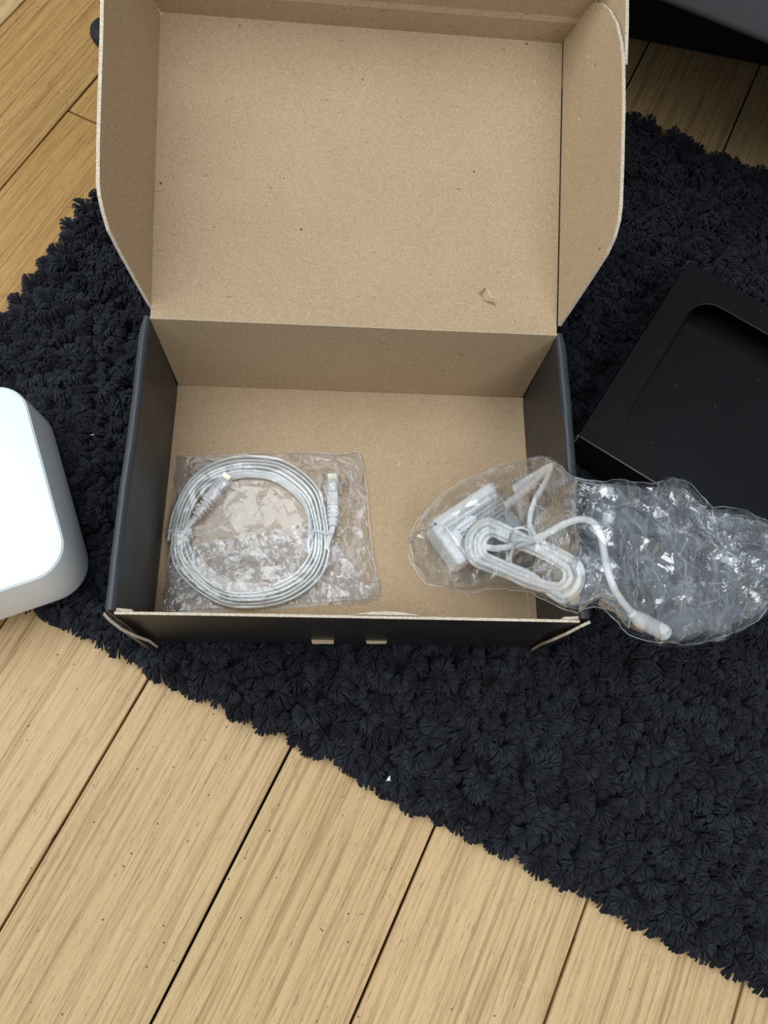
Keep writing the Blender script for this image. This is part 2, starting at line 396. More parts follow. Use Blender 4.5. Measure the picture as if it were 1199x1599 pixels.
# ------------------------------------------------------------------ the shaggy rug
RU0, RU1, RV0, RV1 = -0.107, 0.748, -0.487, 0.95
ZB = 0.025            # where the box floor stands on the squashed pile
rug = empty('shaggy_rug', (0, 0, 0)); tag(rug, 'black shaggy rug of chunky chenille tufts lying across the oak floor', 'rug')
c4 = [U * a + V * b for a, b in ((RU0 + .01, RV0 + .01), (RU0 + .01, RV1), (RU1 - .01, RV1), (RU1 - .01, RV0 + .01))]
slab('rug_backing', [(p[0], p[1], 0.006) for p in c4], (0, 0, -0.0055), [SOFA_B, SOFA_B, SOFA_B], rug)
def tuft_proto(rng, nb=84):
    "a shell-shaped lock of yarn: fibres leave one root and fan out, the outer ones lowest"
    az = rng.uniform(-1.75, 1.75, nb); lay_ = rng.random(nb)
    lob = 1 + 0.07 * np.sin(az * 4 + rng.random() * 6)
    reach = 0.0158 * lob * (0.55 + 0.45 * lay_ ** 0.5) * np.cos(az * 0.36) * rng.uniform(0.96, 1.03, nb)
    tz = 0.0245 - 0.0165 * lay_ ** 1.5 - 0.0030 * np.abs(az)
    tip = np.stack([reach * np.cos(az), reach * np.sin(az), tz], 1)
    mid = np.stack([tip[:, 0] * 0.40, tip[:, 1] * 0.40, 0.013 + tz * 0.72], 1)
    root = np.array([-0.002, 0, 0.004])
    tw = rng.uniform(-0.25, 0.25, nb)
    side = np.stack([-np.sin(az) * np.cos(tw), np.cos(az) * np.cos(tw), np.sin(tw)], 1)
    rows = []
    for s, w in ((0.10, 0.0003), (0.50, 0.0006), (0.82, 0.00088), (1.0, 0.00084)):
        p = (1 - s) ** 2 * root + 2 * (1 - s) * s * mid + s * s * tip
        w_ = w * rng.uniform(0.75, 1.25, nb)[:, None]
        rows += [p - side * w_, p + side * w_]
    P = np.stack(rows, 1); P[..., 0] -= 0.005
    return P
protos = [tuft_proto(np.random.default_rng(100 + i)) for i in range(14)]
NB = protos[0].shape[0]
def inside_box_foot(x, y, m): return (-0.189 + m < x < 0.189 - m) and (-0.002 + m < y < 0.262 - m)
# router and tray frames (used to press the pile down and to place the things)
def rect_test(P, c0, ang, a0, a1, b0, b1):
    d = P - c0; a = d @ np.array([math.cos(ang), math.sin(ang)]); b = d @ np.array([-math.sin(ang), math.cos(ang)])
    return a0 < a < a1 and b0 < b < b1
TR_A = math.radians(-33.3); TR_C = at(903, 680, 0.07)[:2]     # tray: near-left corner of its top
RO_A = math.radians(20.2); RO_C = at(75, 888, 0.095)[:2]
tufts = []
sp = 0.0152; rows_n = int((RU1 - RU0) / (sp * 0.87))
for r in range(rows_n + 1):
    u = RU0 + 0.010 + r * (RU1 - RU0 - 0.02) / rows_n
    nv = int((RV1 - RV0) / sp)
    for c in range(nv):
        v = RV0 + 0.010 + (c + (0.5 if r % 2 else 0)) * sp
        ju, jv = np.clip(RNG.normal(0, 0.0030, 2), -0.006, 0.006)
        p = U * (u + (ju if 0 < r < rows_n else ju * 0.35)) + V * (v + (jv if c > 0 else jv * 0.4))
        # only the part of the rug the photograph can plausibly see
        q = CAM_R.T @ (np.array([p[0], p[1], 0.02]) - CAM_POS)
        sx = 599.5 + FPX * q[0] / -q[2]; sy = 799.5 - FPX * q[1] / -q[2]
        if not (-160 < sx < 1360 and -160 < sy < 1760): continue
        if inside_box_foot(p[0], p[1], 0.009): continue
        tufts.append((p, r, c))
n = len(tufts)
Vt = np.empty((n, NB, 8, 3), np.float32); Sh = np.empty((n, NB), np.float32)
for i, (p, r, c) in enumerate(tufts):
    P = protos[RNG.integers(14)]
    a = -2.02 + 2.4 * smooth_noise(p[0] * 11, p[1] * 11, 3) + RNG.normal(0, 0.55); s = RNG.uniform(0.88, 1.2); la = 6.3 * smooth_noise(p[0] * 9 + 3, p[1] * 9, 1) + RNG.normal(0, 0.9); lm = RNG.uniform(0.0, 0.28); tx, ty = lm * math.cos(la), lm * math.sin(la)
    zs = RNG.uniform(0.74, 1.16)
    edge = r == 0
    if edge or (r == 1): a = -2.02 + RNG.normal(0, 0.35)
    if c <= 1: a = 2.67 + RNG.normal(0, 0.4)
    if r >= rows_n - 1: a = 1.12 + RNG.normal(0, 0.4)
    near = (-0.203 < p[0] < 0.203 and -0.014 < p[1] < 0.276)
    if near: zs *= 0.72
    elif rect_test(p, TR_C, TR_A, -0.012, 0.42, -0.012, 0.30): zs *= 0.62
    elif rect_test(p, RO_C, RO_A, -0.30, 0.03, -0.02, 0.24): zs *= 0.70
    ca, sa = math.cos(a), math.sin(a)
    Q = P.copy()
    x = (P[..., 0] * ca - P[..., 1] * sa) * s; y = (P[..., 0] * sa + P[..., 1] * ca) * s; z = P[..., 2] * s * zs
    Vt[i, ..., 0] = p[0] + x + tx * z; Vt[i, ..., 1] = p[1] + y + ty * z
    Vt[i, ..., 2] = np.maximum(z - 0.75 * (tx * x + ty * y), 0.0012) + 0.001
    Sh[i] = RNG.uniform(0.6, 1.5) * RNG.uniform(0.7, 1.3, NB)
nv = n * NB * 8
me = bpy.data.meshes.new('rug_pile'); me.vertices.add(nv); me.vertices.foreach_set('co', Vt.reshape(-1))
base = (np.arange(n * NB) * 8)[:, None]
quad = np.array([0, 1, 3, 2, 2, 3, 5, 4, 4, 5, 7, 6])
idx = (base + quad[None, :]).reshape(-1).astype(np.int32); nf = n * NB * 3
me.loops.add(nf * 4); me.loops.foreach_set('vertex_index', idx)
me.polygons.add(nf); me.polygons.foreach_set('loop_start', np.arange(nf, dtype=np.int32) * 4)
me.update(calc_edges=True)
ca_ = me.color_attributes.new('shade', 'FLOAT_COLOR', 'POINT')
cc = np.ones((n * NB, 8, 4), np.float32); cc[..., :3] = Sh.reshape(-1, 1, 1)
ca_.data.foreach_set('color', cc.reshape(-1))
pile = link('rug_pile', me, PILE, rug); pile['kind'] = 'stuff'
print('tufts', n, 'tris', nf * 2)

# ------------------------------------------------------------------ the open box
D, H, X0 = 0.258, 0.122, 0.180
ZT = ZB + H; T = 0.003
bx = empty('cardboard_box', (0, 0, ZB)); tag(bx, 'open mailer box, black outside and brown kraft inside, standing on the black rug', 'box')
parts = []
slab('bottom_panel', [(-0.1785, 0, ZB + T), (0.1785, 0, ZB + T), (0.1785, D, ZB + T), (-0.1785, D, ZB + T)], (0, 0, -T), BOARD, bx)
slab('back_wall', [(-0.177, D - 0.0005, ZB + T), (0.177, D - 0.0005, ZB + T), (0.1805, D, ZT), (-0.1805, D, ZT)], (0, T, 0), BOARD, bx)
fw = slab('front_wall', [(-0.177, -.0004, ZB), (0.177, -.0004, ZB), (0.1805, -.0004, ZT - .0025), (0.12, -.0004, ZT - 0.0016), (0.0, -.0004, ZT), (-0.1, -.0004, ZT - .0002), (-0.1805, -.0004, ZT - .001)], (0, -0.0022, 0), BOARD, bx)
# side walls: black board folded over, with a rounded top
for s in (-1, 1):
    prof = [(0.1778, ZB), (0.1800, ZT - 0.004), (0.1812, ZT - 0.0012), (0.1832, ZT), (0.1858, ZT - 0.0002), (0.1880, ZT - 0.0015), (0.1888, ZT - 0.005), (0.1870, ZB)]
    m = len(prof); ys = np.linspace(0.0005, D + 0.003, 22); VV = []; FF = []
    for iy, y in enumerate(ys):
        wob = 0.0005 * math.sin(y * 34 + s) + RNG.normal(0, 0.00012)
        narrow = 0.75 if y > D - 0.002 else 1.0
        for (x, z) in prof: VV.append((s * (0.1800 + (x - 0.18) * narrow + wob * (z - ZB) / H), y, z))
    for iy in range(len(ys) - 1):
        for j in range(m):
            k = (j + 1) % m; q = [iy * m + j, iy * m + k, (iy + 1) * m + k, (iy + 1) * m + j]
            FF.append(q if s < 0 else q[::-1])
    FF.append(list(range(m))); FF.append([(len(ys) - 1) * m + j for j in range(m)][::-1])
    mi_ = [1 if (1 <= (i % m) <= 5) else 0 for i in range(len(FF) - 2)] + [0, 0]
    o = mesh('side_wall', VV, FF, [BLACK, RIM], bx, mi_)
    # outer tab that folds round the front corner and springs off it
    cen = at(165, 955, ZT) if s < 0 else at(920, 962, ZT)
    px = [(164, 953), (172, 966), (190, 980), (212, 991), (234, 999)] if s < 0 else [(920, 962), (905, 976), (884, 987), (864, 996), (844, 1004)]
    zz = [ZT, ZT - 0.008, ZT - 0.022, ZT - 0.044, ZT - 0.085]
    top = [at(a, b, z) for (a, b), z in zip(px, zz)]
    top[0] = np.array([s * 0.1880, -0.001, ZT - 0.001])
    bot = []
    for k, p in enumerate(top):
        q = p.copy(); q[2] = min(p[2] - 0.002, ZB + 0.004 + 0.0 * k); q[0] += -s * 0.0; bot.append(q)
    bot[0] = np.array([s * 0.187, -0.001, ZB + 0.002])
    poly = top + bot[::-1]
    V1 = []; th = np.array([0, -0.0022, 0])
    kk = len(top)
    VV = list(top) + list(bot) + [p + th + np.array([s * .0008, 0, 0]) for p in top] + [p + th for p in bot]
    FF = []; MI = []
    for k in range(kk - 1):
        for (q, mi) in (([k, k + 1, kk + k + 1, kk + k], 0), ([2 * kk + k, 3 * kk + k, 3 * kk + k + 1, 2 * kk + k + 1], 1), ([k, 2 * kk + k, 2 * kk + k + 1, k + 1], 2), ([kk + k, kk + k + 1, 3 * kk + k + 1, 3 * kk + k], 2)):
            FF.append(q); MI.append(mi)
    FF.append([kk - 1, 3 * kk - 1, 4 * kk - 1, 2 * kk - 1]); MI.append(2); FF.append([0, kk, 3 * kk, 2 * kk]); MI.append(2)
    mesh('corner_tab', VV, FF, BOARD, bx, MI)
    # inner glue flap, a sliver of kraft between front wall and side wall
    slab('glue_flap', [(s * 0.1685, 0.0002, ZT - 0.006), (s * 0.1795, 0.0002, ZT - 0.0015), (s * 0.1795, 0.0002, ZT - 0.03), (s * 0.169, 0.0002, ZT - 0.03)], (0, 0.0022, 0), [KRAFT, KRAFT, RAW], bx)
# kraft strip where the floor meets the right wall
slab('floor_flap', [(0.1705, 0.003, ZB + 0.0042), (0.1782, 0.003, ZB + 0.0042), (0.1782, 0.06, ZB + 0.0042), (0.1705, 0.06, ZB + 0.0042)], (0, 0, -0.0012), [KRAFT, KRAFT, RAW], bx)
# finger notch: the layered lip behind the front edge
arc = [(540, 963), (558, 958.5), (580, 955.5), (602, 954.5), (626, 956), (645, 959), (658, 963)]
pts_ = [at(a, b, ZT - 0.0006) for a, b in arc]
lip = slab('thumb_lip', [(p[0], max(p[1], 0.0002), ZT - 0.0006) for p in pts_], (0, 0, -0.004), [RAW, KRAFT, RAW], bx)
arc2 = [(552, 963), (575, 959.5), (602, 958.5), (628, 960), (648, 963)]
slab('thumb_lip', [(p[0], max(p[1], 0.0002), ZT + 0.0003) for p in [at(a, b, ZT + .0003) for a, b in arc2]], (0, 0, -0.002), [RAW, KRAFT, RAW], bx)
# two lock tabs poking out of the front slots
for a, b, c, d in ((484.5, 521, 488, 521), (570, 607, 573, 602.5)):
    z = 0.046
    P = [at(a, 996, z), at(b, 996, z), at(d, 1005, z), at(c, 1005, z)]
    slab('lock_tab', P, (0, 0, -0.002), [KRAFT, KRAFT, RAW], bx)
# lid
PH = 0.3135; tv = np.array([0, math.cos(PH), math.sin(PH)]); nvv = np.array([0, -math.sin(PH), math.cos(PH)])
HG = np.array([0, D, ZT]); LL = 0.2694
L = lambda x, t, w=0: np.array([x, 0, 0]) + HG + tv * t + nvv * w
twist = lambda x, t: L(x, t + (0.002 if x < 0 else -0.002) * (t / LL))
lid = slab('lid', [L(-0.1798, 0.0125), L(0.1798, 0.0125), twist(0.180, LL), twist(-0.180, LL)], -nvv * T, BOARD, bx)
HB = 0.0085
hinge = slab('lid_hinge', [np.array([-0.1800, D + 0.0005, ZT + .0002]), np.array([0.1800, D + 0.0005, ZT + .0002]), L(0.1798, 0.0132, .0001), L(-0.1798, 0.0132, .0001)], -nvv * T, BOARD, lid)
def lflap(s, px, name='lid_flap'):
    al = 0.20; v = nvv * math.cos(al) + np.array([s * math.sin(al), 0, 0]); O = L(s * 0.18, 0)
    N = np.cross(tv, v); N = N / np.linalg.norm(N)
    pts = []
    for x, y in px:
        p = on_plane(x, y, O, N); pts.append(p)
    off = N * T * (1 if (N @ np.array([s, 0, 0])) > 0 else -1)
    # curl: the board bows very slightly
    out = slab(name, pts, off, BOARD, lid)
    return out
lflap(-1, [(241.5, 486)] + [(225, 458), (190, 395), (172, 360), (163, 330), (157.5, 305), (155.5, 285), (156, 220), (158, 150), (161, 60), (163, -40), (168, -70), (182, -88), (200, -85), (215, -55), (232, -15), (250.5, 22)])
lflap(1, [(871, 509), (888, 484), (925, 428), (945, 397), (957, 371), (964, 345), (967, 322), (969.5, 250), (971.5, 160), (971, 95), (968, 65), (961, 35), (950, 15), (938, 4), (925, 4), (913, 12), (905, 28), (896, 42), (889, 51), (880, 63)])
# front flap of the lid, standing up along its far edge, with a crease across it
fz = [0.0, 0.026, 0.031, 0.085]
fo = [0.0, 0.001, 0.003, 0.004]
def fp(x, i):
    base = twist(x, LL)
    k = 1 + 0.10 * fz[i] / 0.085
    return base * np.array([1, 1, 1]) + np.array([x * (k - 1) * 1.2, 0, 0]) + nvv * fz[i] + tv * fo[i]
VV = []; FF = []; MI = []
for i in range(4):
    for x in (-0.1795, 0.1795): VV.append(fp(x, i))
nn = len(VV); VV += [p + tv * T for p in VV]
for i in range(3):
    a = 2 * i
    FF += [[a, a + 1, a + 3, a + 2], [nn + a, nn + a + 2, nn + a + 3, nn + a + 1], [a, a + 2, nn + a + 2, nn + a], [a + 1, nn + a + 1, nn + a + 3, a + 3]]; MI += [0, 1, 2, 2]
FF += [[6, 7, nn + 7, nn + 6], [0, nn, nn + 1, 1]]; MI += [2, 2]
mesh('front_flap', VV, FF, BOARD, lid, MI)
# ear of the front flap, seen behind the right flap
v_ = nvv * math.cos(0.2) + np.array([math.sin(0.2), 0, 0]); N_ = np.cross(tv, v_); N_ /= np.linalg.norm(N_)
O_ = L(0.1845, 0)
slab('flap_ear', [on_plane(a, b, O_, N_) for a, b in ((893, 80), (900, 20), (925, -60), (977, -60), (976.5, 40), (974.5, 100), (960, 110))], N_ * (0.003 if N_[0] > 0 else -0.003), BOARD, lid)
# small torn scuff on the lid liner
sc = [[(747, 458), (756, 449), (759, 451), (753, 460), (755, 466)], [(752, 467), (758, 469), (772, 471), (774, 479), (770, 476), (762, 473)], [(759, 451), (764, 453), (771, 466), (767, 467), (762, 460)]]
SC = simple('torn_liner', (0.24, 0.17, 0.105), 0.95).m; SC2 = simple('torn_liner_pale', (0.55, 0.43, 0.30), 0.95).m
for i, q in enumerate(sc):
    slab('paper_scuff', [on_plane(a, b, L(0, 0, 0.0003 + 0.0004 * (i == 2)), nvv) for a, b in q], -nvv * 0.0003, [SC2 if i == 2 else SC] * 3, lid)
settle(bx)

# ------------------------------------------------------------------ white router at the left edge
def rounded_poly(w, d, r, n=10):
    o = []
    for cx, cy, a0 in ((w / 2 - r, d / 2 - r, 0), (-w / 2 + r, d / 2 - r, 90), (-w / 2 + r, -d / 2 + r, 180), (w / 2 - r, -d / 2 + r, 270)):
        for k in range(n + 1):
            a = math.radians(a0 + 90 * k / n); o.append((cx + r * math.cos(a), cy + r * math.sin(a)))
    return o
zt = 0.088; zb = 0.022
p1 = at(55, 670, zt)[:2]; p2 = at(97, 850, zt)[:2]; q1 = at(75, 898, zt)[:2]; q2 = at(0, 923, zt)[:2]
ex = (q1 - q2) / np.linalg.norm(q1 - q2); ey = np.array([-ex[1], ex[0]])
xr = (((p1 + p2) / 2) @ ex); yf = (((q1 + q2) / 2) @ ey)
yt = at(10, 604, zt)[:2] @ ey
dep = yt - yf + 0.004; wid = dep
cxy = ex * (xr - wid / 2) + ey * (yf + dep / 2)
ro = empty('wifi_router', (cxy[0], cxy[1], zb)); tag(ro, 'white rounded-square router block standing on the rug left of the box', 'router')
RM = Matrix([[ex[0], ey[0], 0, cxy[0]], [ex[1], ey[1], 0, cxy[1]], [0, 0, 1, 0], [0, 0, 0, 1]])
def loft(name, layers, mat, parent, cap=True, smooth=True, M=RM):
    VV = []; FF = []
    m = len(layers[0][1])
    for z, poly in layers: VV += [M @ Vector((x, y, z)) for x, y in poly]
    for i in range(len(layers) - 1):
        for j in range(m):
            k = (j + 1) % m; FF.append([i * m + j, i * m + k, (i + 1) * m + k, (i + 1) * m + j])
    FF.append(list(range(m))[::-1]); FF.append([(len(layers) - 1) * m + j for j in range(m)])
    return mesh(name, VV, FF, mat, parent, None, smooth)
rp = lambda g, r: rounded_poly(wid + 2 * g, dep + 2 * g, r)
body = loft('shell', [(zb, rp(-0.004, 0.030)), (zb + 0.004, rp(0.0035, 0.034)), (zb + 0.012, rp(0.0048, 0.035)), (zb + 0.030, rp(0.0036, 0.034)), (zt - 0.006, rp(0.0012, 0.031)), (zt - 0.0006, rp(0.0002, 0.0298)), (zt - 0.0004, rp(-0.004, 0.027))], ROUTER_SIDE, ro)
cover = loft('top_cover', [(zt - 0.0014, rp(-0.0018, 0.028)), (zt, rp(-0.0006, 0.0290)), (zt + 0.0006, rp(-0.0010, 0.0288)), (zt + 0.0009, rp(-0.0022, 0.028))], ROUTER_TOP, ro)
for o in (body, cover):
    o.data.set_sharp_from_angle(angle=math.radians(38))
for k in range(2):
    box_obj('port_slot', 0.016, 0.002, 0.007, RM @ Matrix.Translation((wid / 2 - 0.078 - 0.03 * k, -dep / 2 - 0.0018, zb + 0.026)), GAP, ro, 0.0005, 1)
settle(ro)

# ------------------------------------------------------------------ black card insert at the right
ex = np.array([math.cos(TR_A), math.sin(TR_A)]); ey = np.array([-ex[1], ex[0]])
TZ = 0.070; TB = 0.024
TW, TD = 0.285, np.linalg.norm(at(1075, 408, TZ)[:2] - at(903, 680, TZ)[:2])
tr = empty('card_insert', (TR_C[0], TR_C[1], TB)); tag(tr, 'matt black card packing insert with a rounded cut-out, right of the box', 'packing insert')
TM = Matrix([[ex[0], ey[0], 0, TR_C[0]], [ex[1], ey[1], 0, TR_C[1]], [0, 0, 1, 0], [0, 0, 0, 1]])
def loc(px, py, z): d = at(px, py, z)[:2] - TR_C; return d @ ex, d @ ey
h0 = loc(985, 635, TZ); h1 = loc(1075, 490, TZ); h2 = loc(1003, 690, TZ); h3 = loc(1105, 468, TZ)
hx0 = (h0[0] + h1[0]) / 2; hy0 = h2[1]; hy1 = h3[1]; hx1 = TW - hx0
print('hole', hx0, hy0, hx1, hy1, TD)
def hole_poly(n=7, g=0):
    w = hx1 - hx0 + 2 * g; d = hy1 - hy0 + 2 * g; r = 0.026
    return [(x + (hx0 + hx1) / 2, y + (hy0 + hy1) / 2) for x, y in rounded_poly(w, d, r, n)]
# top frame: outer rectangle matched to the hole ring
hp = hole_poly(); m = len(hp)
cxh, cyh = (hx0 + hx1) / 2, (hy0 + hy1) / 2
def outer_pt(x, y):
    dx, dy = x - cxh, y - cyh; t = 1e9
    if dx > 1e-9: t = min(t, (TW - cxh) / dx)
    if dx < -1e-9: t = min(t, -cxh / dx)
    if dy > 1e-9: t = min(t, (TD - cyh) / dy)
    if dy < -1e-9: t = min(t, -cyh / dy)
    return (cxh + dx * t, cyh + dy * t)
op = [outer_pt(x, y) for x, y in hp]
for (tx, ty) in ((0, 0), (TW, 0), (TW, TD), (0, TD)):     # snap the nearest ring point to the true corner
    k = min(range(m), key=lambda i: (op[i][0] - tx) ** 2 + (op[i][1] - ty) ** 2); op[k] = (tx, ty)
VV = []; FF = []; MI = []
for z, ring in ((TZ, op), (TZ, hp), (TZ - 0.0012, hp), (TZ - 0.0012, op)):
    VV += [TM @ Vector((x, y, z)) for x, y in ring]
for a, b, mi in ((0, 1, 0), (1, 2, 1), (2, 3, 0), (3, 0, 0)):
    for j in range(m):
        k = (j + 1) % m; FF.append([a * m + j, a * m + k, b * m + k, b * m + j])
        mm = mi
        if mi == 1:
            x, y = hp[j]
            mm = 1 if (y > cyh or (x < hx0 + .024 and y < hy0 + 0.026 and x > hx0 + .0002)) else 0
        MI.append(mm)
mesh('top_frame', VV, FF, [TRAYM, TRAYED], tr, MI)
# walls
def tbox(name, x0, x1, y0, y1, z0, z1, mat=TRAYM, rot=None):
    M = TM @ Matrix.Translation(((x0 + x1) / 2, (y0 + y1) / 2, (z0 + z1) / 2))
    if rot is not None: M = M @ rot
    return box_obj(name, x1 - x0, y1 - y0, z1 - z0, M, mat, tr, 0.0003, 1)
tbox('side_panel', 0, 0.0012, 0, TD, TB, TZ - 0.0012); tbox('side_panel', TW - 0.0012, TW, 0, TD, TB, TZ - 0.0012)
tbox('side_panel', 0.0012, TW - 0.0012, TD - 0.0012, TD, TB, TZ - 0.0012)
tbox('side_panel', 0.0012, TW - 0.0012, 0, 0.0012, TB, TZ - 0.0012)
# sunk inner panel that slopes down, leaving a deep slot along the far edge
gx = lambda x, y, z: TM @ Vector((x, y, z))
ytop = hy1 - 0.030
slab('sunk_panel', [np.array(gx(hx0 - 0.004, hy0 - 0.006, TZ - 0.0020)), np.array(gx(hx1 + 0.004, hy0 - 0.006, TZ - 0.0020)), np.array(gx(hx1 + 0.004, ytop, TZ - 0.010)), np.array(gx(hx0 - 0.004, ytop, TZ - 0.010))], (0, 0, -0.0012), [TRAYM] * 3, tr)
slab('inner_floor', [np.array(gx(0.002, 0.002, TB + .004)), np.array(gx(TW - 0.002, 0.002, TB + .004)), np.array(gx(TW - 0.002, TD - .002, TB + .004)), np.array(gx(0.002, TD - 0.002, TB + .004))], (0, 0, -0.0015), [TRAYM] * 3, tr)
# worn corners where the brown core shows
for (x, y) in ((0, 0), (0, TD)):
    box_obj('worn_corner', 0.0024, 0.0024, 0.012, TM @ Matrix.Translation((x, y, TZ - 0.0062)) @ Matrix.Rotation(0.6, 4, 'Z'), TRAYED, tr, 0.0004, 1)
crease = [at(921, 652, TZ), at(935, 651, TZ), at(952, 655, TZ), at(975, 664, TZ)]
sweep('crease', [p + np.array([0, 0, 0.0001]) for p in spline(crease, 5)], circ(0.0004, 5), TRAYM, tr)
sweep('front_fold', [np.array(gx(0.001, -0.0002, TZ)), np.array(gx(TW / 2, -0.0004, TZ)), np.array(gx(TW, -0.0002, TZ))], circ(0.0008, 6), TRAYED, tr)
settle(tr)

# ------------------------------------------------------------------ flat network cable in its coil
zc = ZB + T + 0.0045
outer = [(395, 714), (437, 719), (472, 738), (497, 765), (507, 800), (512, 838), (511.5, 869), (500, 900), (472, 926), (437, 943), (395, 950), (353, 948), (315, 930), (283, 904), (266, 876), (263.5, 845), (268, 813), (279, 781), (298, 750), (326, 729), (360, 717)]
inner = [(390, 741), (424, 746), (452, 763), (474, 786), (484, 815), (488, 842), (484, 868), (466, 893), (448, 905), (425, 915), (390, 922), (353, 920), (324, 904), (302, 880), (292, 862), (289, 842), (293, 815), (304, 786), (320, 765), (340, 751), (362, 744)]
NT_ = 6; N0 = len(outer)
cp = []
start = 15
tot = NT_ * N0 - 6
for q in range(tot + 1):
    k = (start + q) % N0; f = q / (NT_ * N0)
    e = f * NT_; lev = min(max((e - 0.5) / (NT_ - 1.1), 0), 1)
    lv = math.floor(e + 0.0) ; fr = e - lv
    step = (lv + max(0, (fr - 0.7) / 0.3)) / (NT_ - 1)   # stay on one ring, then step inward
    step = min(step, 1) + 0.022 * math.sin(q * 0.9 + lv * 2)
    a, b = np.array(outer[k], float), np.array(inner[k], float)
    p = a * (1 - step) + b * step
    cp.append(at(p[0], p[1], zc + 0.0006 * math.sin(q * 0.37)))
# tail to plug B comes off the outer ring at the start; tail to plug A off the inner end
net = empty('network_cable', (cp[0][0], cp[0][1], ZB + T)); tag(net, 'flat white network cable coiled inside the clear bag on the box floor', 'cable')
tailA = [at(289, 832, zc + .003), at(296, 818, zc + .004), at(306, 806, zc + .004)]
path = spline(cp, 5)
tl = []
for i in range(len(path)):
    f = i / len(path); ang_ = 0.0
    k = (start + f * tot) % N0
    if f > 0.80 and (k > 19.0 or k < 3.0):
        ang_ = 1.0
    tl.append(ang_)
tl = list(np.convolve(np.pad(tl, 8, mode='edge'), np.ones(17) / 17, 'valid'))
cord = sweep('cord', path, rrect(0.0021, 0.0062, 0.0007, 2), CABLE, net, tilt=tl)
sweep('cord_end', spline([cp[-1]] + [at(284, 850, zc + .003)] + tailA, 6)[6:], rrect(0.0050, 0.0018, 0.0006, 2), CABLE, net)
sweep('cord_end', spline([at(509, 858, zc + .002), at(513, 842, zc + .003), at(517, 832, zc + .003), at(520, 820, zc + .003)], 6), rrect(0.0052, 0.0018, 0.0006, 2), CABLE, net)
def plug(pa, pb, z):
    "boot starts at pixel pa, plug nose ends at pixel pb"
    a = at(*pa, z); b = at(*pb, z); d = b - a; L_ = np.linalg.norm(d); d /= L_
    s = np.cross(d, [0, 0, 1.0]); M = Matrix([[d[0], s[0], 0, a[0]], [d[1], s[1], 0, a[1]], [d[2], s[2], 1, a[2]], [0, 0, 0, 1]])
    nb_ = L_ * 0.40; mb = L_ * 0.25; pl = L_ * 0.35; w = 0.0105
    boot = box_obj('boot', mb, w, 0.0085, M @ Matrix.Translation((nb_ + mb / 2, 0, 0)), BOOT, net, 0.0012, 2)
    bm = bmesh.new()
    bevel_box(bm, nb_, w * 0.55, 0.005, M @ Matrix.Translation((nb_ / 2, 0, 0)), 0.001, 2)
    for k in range(5):
        bevel_box(bm, nb_ * 0.115, w * (0.78 + 0.05 * k), 0.0072 + 0.0002 * k, M @ Matrix.Translation((nb_ * (0.08 + 0.2 * k), 0, 0)), 0.0004, 1)
    from_bm('boot_ribs', bm, BOOT, net)
    box_obj('plug', pl, w, 0.0078, M @ Matrix.Translation((nb_ + mb + pl / 2, 0, 0)), CLEAR, net, 0.0006, 1)
    box_obj('plug_core', pl * 0.55, w * 0.55, 0.003, M @ Matrix.Translation((nb_ + mb + pl * 0.3, 0, -0.0005)), CABLE, net, 0.0004, 1)
    bm = bmesh.new()
    for k in range(8):
        bevel_box(bm, pl * 0.25, 0.0006, 0.0012, M @ Matrix.Translation((nb_ + mb + pl * 0.84, (k - 3.5) * 0.00105, 0.0034)), 0, 0)
    from_bm('contacts', bm, GOLD, net)
    box_obj('latch', pl * 0.75, w * 0.4, 0.0009, M @ Matrix.Translation((nb_ + mb + pl * 0.35, 0, -0.0048)), CLEAR, net, 0.0002, 1)
plug((306, 806), (357, 742), zc + 0.005); plug((519.5, 822), (519, 741), zc + 0.004)
settle(net)
def twist_tie(loop, tail, label, group=None, r=0.0011):
    e = empty('twist_tie', tuple(loop[0])); tag(e, label, 'twist tie')
    sweep('loop', spline(loop, 6, closed=True) + [loop[0]], rrect(0.0026, 0.0009, 0.0003, 2), TIE, e)
    if tail: sweep('tail', spline(tail, 6), rrect(0.0030, 0.0009, 0.0003, 2), TIE, e)
    settle(e)
zt_ = zc + 0.0052
twist_tie([at(262, 829, zt_ - .002), at(268, 828.5, zt_), at(280, 829.5, zt_), at(291, 830.5, zt_), at(296, 830, zt_ - .003), at(290, 832, zc - .0042), at(275, 831, zc - .0042), at(264, 830, zc - .004)],
          [at(291, 829, zt_ + .001), at(298, 826, zt_ + .002), at(295, 833, zt_ + .002), at(291, 836, zt_ + .001), at(294, 850, zt_), at(301, 866, zt_ - .001), at(303, 880, zt_ - .003)],
          'pale twist tie round the left side of the coiled flat cable')
twist_tie([at(488, 828, zt_ - .002), at(494, 828.5, zt_), at(505, 831, zt_), at(516, 834, zt_), at(519, 837, zt_ - .003), at(512, 836, zc - .0042), at(500, 833, zc - .0042), at(490, 831, zc - .004)],
          [at(489, 829, zt_ - .001), at(484, 842, zt_), at(483.5, 808, zt_), at(484.5, 830, zt_ - .001), at(482, 845, zt_ - .001), at(482, 858, zt_ - .002), at(485, 866, zt_ - .002)],
          'pale twist tie round the right side of the coiled flat cable')

